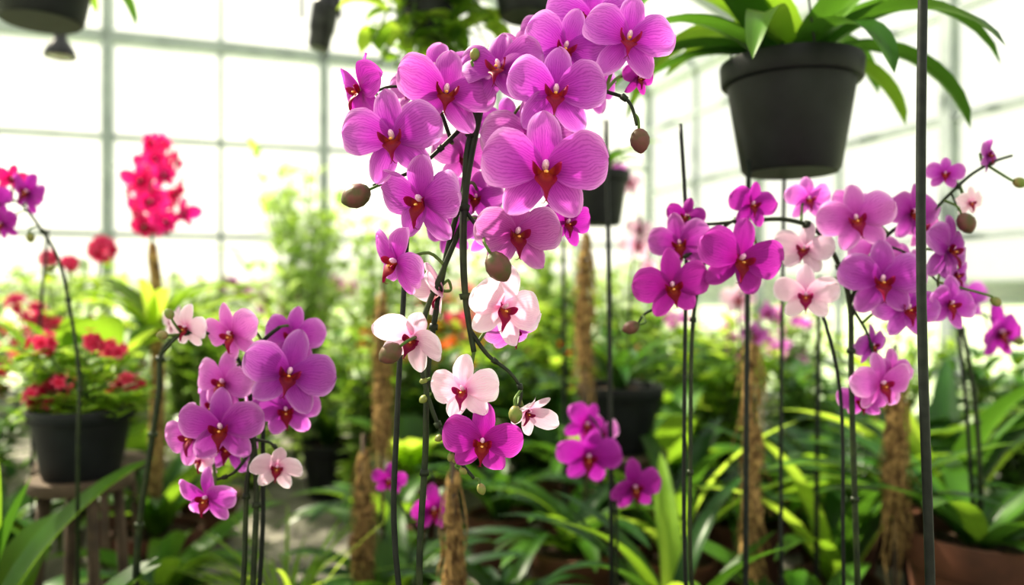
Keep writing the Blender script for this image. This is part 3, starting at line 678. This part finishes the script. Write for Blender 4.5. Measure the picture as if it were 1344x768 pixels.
# potted strap-leaf plants
pp = [(-0.05, 3.0, 0.12, 0.23, M_brown, strapA, .75), (0.20, 2.50, 0.15, 0.27, M_brown, strapB, .80), (0.84, 2.75, 0.14, 0.28, M_brown, strapD, 1.0), (1.2, 2.8, 0.15, 0.28, M_brown, strapA, 1.1),
      (0.55, 2.55, 0.13, 0.22, M_brown, strapC, .9), (-0.45, 2.75, 0.13, 0.22, M_brown, strapB, .9), (-0.35, 2.2, 0.12, 0.18, M_brown, strapB, .95),
      (0.42, 2.0, 0.12, 0.18, M_brown, strapC, .80), (0.78, 1.95, 0.12, 0.18, M_brown, strapD, .9), (1.02, 2.4, 0.13, 0.2, M_brown, strapC, .95), (-0.62, 2.1, 0.11, 0.16, M_brown, grassy, .9), (-0.02, 2.1, 0.11, 0.16, M_brown, strapA, .65),
      (-1.28, 2.75, 0.15, 0.25, M_brown, strapA, .9), (-1.05, 2.3, 0.12, 0.2, M_brown, strapD, .85), (-0.98, 4.1, 0.15, 0.30, M_black, strapA, .8), (-1.6, 3.2, 0.15, 0.25, M_brown, broad, 1.0), (1.5, 2.65, 0.15, 0.3, M_brown, strapC, 1.2),
      (1.6, 3.1, 0.15, 0.3, M_brown, strapA, 1.2), (0.25, 3.3, 0.15, 0.3, M_brown, strapA, 1.1), (0.6, 3.2, 0.15, 0.3, M_brown, broadD, 1.0), (-0.45, 3.3, 0.15, 0.3, M_brown, broad, .8), (1.15, 3.3, 0.15, 0.3, M_brown, strapD, 1.2),
      (-1.35, 3.4, .13, .2, M_brown, grassy, 1.1), (-1.75, 2.6, .15, .25, M_brown, strapD, 1.1)]
for i, (x, y, rt, h, pm, me, s) in enumerate(pp):
    potted('potted_strap_leaf_plant' if me in straps else 'potted_foliage_plant', x, y, 0, rt, h, pm, me, R(0, 6), s)
stand(0.41, 2.9, 0.50, 0.18); potted('potted_strap_leaf_plant', 0.41, 2.9, 0.50, 0.155, 0.25, M_black, strapA, 1.0, 0.6)
potted('potted_broadleaf_plant', -1.18, 1.62, 0, 0.16, 0.28, M_black, upright, 0.4, 0.95)
potted('potted_broadleaf_plant', -0.92, 1.40, 0, 0.12, 0.24, M_brown, broadD, 2.4, 0.75)
stand(-1.38, 2.5, 0.55, 0.17); potted('potted_broadleaf_plant', -1.38, 2.5, 0.55, 0.13, 0.2, M_black, broad, 1.4, 0.85)

def red_pot():
    x, y, z0 = -1.13, 2.0, 0.62
    stand(x, y, z0, 0.125)
    e = empty('potted_red_geranium', (x, y, z0))
    obj('pot', pot_mesh('pot', 0.12, 0.092, 0.18, M_black), e, Matrix.Translation((x, y, z0)))
    mb = MB()
    for k in range(26):
        a = R(0, 6.28); s = R(0.03, 0.15); h = R(0.03, 0.20); q = Vector((x+math.cos(a)*s, y+math.sin(a)*s, z0+0.17+h))
        mb.tube([(x, y, z0+0.15), (x+math.cos(a)*s*.5, y+math.sin(a)*s*.5, z0+0.17+h*.6), q], 0.004, 0.0025, 5, 0, 4)
        for j in range(6): leaf(mb, q-Vector((0, 0, R(0.02, .10))), R(0, 6.28), 0.07, 0.05, 0.5, -0.4, 1, .2, 5, .5, .5, 2)
        if k % 3 == 0:
            for j in range(14):
                n = Vector((R(-1, 1), R(-1, 1), R(-.4, 1))).normalized(); blossom(mb, q+n*R(.012, .038), n, 0.020, 2)
    obj('foliage_and_blooms', mb.mesh('geranium', [M_gstem, M_leaflight, M_rose]), e)
red_pot()
def bloom_stalks(name, x, y, pts, mat):
    e = empty(name, (x, y, 0)); mb = MB()
    for (qx, qz, s) in pts:
        q = Vector((qx, y, qz)); mb.tube([(x, y, 0.0), ((x+qx)/2, y, qz*0.6), q], 0.006, 0.004, 6, 0, 5)
        for j in range(14):
            n = Vector((R(-1, 1), R(-1, 1), R(-.6, 1))).normalized(); blossom(mb, q+n*s, n, s*0.8, 2)
        for j in range(10):
            t = R(.3, .95); leaf(mb, (x+(qx-x)*t, y, qz*t), R(0, 6.28), 0.13, 0.05, 0.6, -0.5, 1, .2, 5, .5, .5, 2)
    obj('stems_and_blooms', mb.mesh(name, [M_gstem, M_leaflight, mat]), e)
bloom_stalks('red_flowering_plant', -1.9, 3.2, [(-1.72, 1.28, .045), (-1.86, 1.22, .03), (-1.95, 1.24, .03), (-2.0, 1.0, .045), (-1.92, 0.95, .035), (-2.08, 1.05, .035)], M_rose)

# ------------------------------------------------------------ hanging planters
def hanger(e, x, y, ztop, r, mat=M_metal):
    zr = roofz(x, y)-0.03; hz = ztop+0.42
    mb = MB()
    for k in range(3):
        a = 0.5+k*2*pi/3; mb.tube([(x+math.cos(a)*r, y+math.sin(a)*r, ztop), (x, y, hz)], 0.0022, 0.0022, 6, 0, 1)
    mb.tube([(x, y, hz), (x, y, zr+0.06)], 0.003, 0.003, 6, 0, 1)
    obj('hanger_wires', mb.mesh('hanger', [mat]), e)
def hanging(name, x, y, zb, rt, h, me, sc, rz=0):
    e = potted(name, x, y, zb, rt, h, M_black, me, rz, sc); hanger(e, x, y, zb+h, rt*1.0); return e
hangA = clump_mesh('hang_leaves', [M_leaf, M_leafdark], 24, 0.52, 0.066, 31, (30, 75), (-88, -30), 0.35, 0.6, 0.35, 0.05, 12)
hanging('hanging_potted_orchid', 0.585, 1.6, 1.350, 0.135, 0.230, hangA, 1.0, 0.8)
hanging('hanging_potted_orchid', -1.36, 2.2, 1.88, 0.15, 0.22, hangA, 0.9, 2.0)
hanging('hanging_potted_plant', 0.05, 2.3, 1.93, 0.12, 0.20, strapB, 0.6, 2.0)
hanging('hanging_potted_orchid', 0.30, 2.6, 1.33, 0.095, 0.18, strapA, 0.40, 0.3)
bush = shrub_mesh('hang_bush', [M_leaflight, M_leaf], 20, 0.30, 0.32, 13, 0.16, 0.08, 41, None, (-70, 0))
e = hanging('hanging_leafy_plant', -0.26, 2.4, 1.90, 0.09, 0.14, bush, 0.95, 0)
bush2 = shrub_mesh('hang_bush_trailing', [M_leaflight, M_leaf], 18, -0.26, 0.32, 11, 0.15, 0.08, 42, None, (-80, -20))
obj('trailing_leaves', bush2, e, Matrix.Translation((-0.26, 2.4, 2.03)))
def lamp(name, x, y, zb, r, h):
    e = empty(name, (x, y, zb)); mb = MB()
    T = Matrix.Translation((x, y, zb))
    mb.lathe([(r*0.9, 0.004), (r, 0), (r*1.02, h*0.12), (r*0.85, h*0.35), (r*0.55, h*0.6), (r*0.42, h*0.7), (r*0.40, h), (0.001, h)], 24, 0, T)
    mb.lathe([(0.001, -0.004), (r*0.5, 0.0), (r*0.9, 0.004)], 24, 1, T)
    obj('shade', mb.mesh('shade', [M_metal, M_lampglass], True, 40), e)
    mb = MB(); mb.tube([(x, y, zb+h), (x, y, roofz(x, y)+0.03)], 0.004, 0.004, 6, 0, 1); obj('cable', mb.mesh('cable', [M_metal]), e)
lamp('pendant_lamp', -1.72, 2.9, 1.995, 0.055, 0.10)
def growlight():
    x, y, z = -0.762, 3.0, 2.06
    e = empty('hanging_grow_light', (x, y, z)); mb = MB()
    T = Matrix.Translation((x, y, z)) @ Matrix.Rotation(math.radians(10), 4, 'Y')
    mb.lathe([(0.001, 0), (0.038, 0), (0.042, 0.006), (0.044, 0.06), (0.050, 0.07), (0.052, 0.17), (0.045, 0.18), (0.045, 0.26), (0.02, 0.28), (0.001, 0.28)], 24, 0, T)
    obj('housing', mb.mesh('housing', [M_metal], True, 35), e)
    mb = MB()
    mb.tube([(x-.065, y, z+0.12), (x-.06, y, z+0.30), (x, y, z+0.34), (x+.07, y, z+0.30), (x+.085, y, z+0.12)], 0.006, 0.006, 8, 0, 4)
    mb.tube([(x, y, z+0.34), (x, y, roofz(x, y)+0.03)], 0.005, 0.005, 6, 0, 1)
    obj('bracket', mb.mesh('bracket', [M_metal]), e)
growlight()

# ------------------------------------------------------------ light, sky, camera
w = bpy.data.worlds.new('sky'); scene.world = w; w.use_nodes = True
nt = w.node_tree; nt.nodes.clear(); N = nt.nodes; L = nt.links
out = N.new('ShaderNodeOutputWorld'); bg = N.new('ShaderNodeBackground')
tc = N.new('ShaderNodeTexCoord'); sp = N.new('ShaderNodeSeparateXYZ'); L.new(tc.outputs['Generated'], sp.inputs['Vector'])
cr = N.new('ShaderNodeValToRGB'); cr.color_ramp.elements[0].position = 0.0; cr.color_ramp.elements[1].position = 0.8
cr.color_ramp.elements[0].color = (1.0, 0.97, 0.89, 1); cr.color_ramp.elements[1].color = (0.92, 0.95, 1.0, 1)
L.new(sp.outputs['Z'], cr.inputs['Fac']); L.new(cr.outputs['Color'], bg.inputs['Color']); bg.inputs['Strength'].default_value = 1.15
L.new(bg.outputs[0], out.inputs['Surface'])
sl = bpy.data.lights.new('sun', 'SUN'); sl.energy = 15.0; sl.angle = math.radians(1.5); sl.color = (1.0, 0.91, 0.74)
so = bpy.data.objects.new('sun', sl); scene.collection.objects.link(so)
so.rotation_euler = Vector((0.62, -0.42, -0.74)).to_track_quat('-Z', 'Y').to_euler()

cam = bpy.data.cameras.new('camera'); co = bpy.data.objects.new('camera', cam); scene.collection.objects.link(co)
co.location = (0, 0, EYE); co.rotation_euler = (pi/2, 0, 0)
cam.sensor_width = 36; cam.lens = 1000/1344*36; cam.clip_start = 0.02; cam.clip_end = 500
cam.dof.use_dof = True; cam.dof.focus_distance = 0.98; cam.dof.aperture_fstop = 1.8
scene.camera = co
scene.view_settings.view_transform = 'Standard'
scene.view_settings.gamma = 0.86
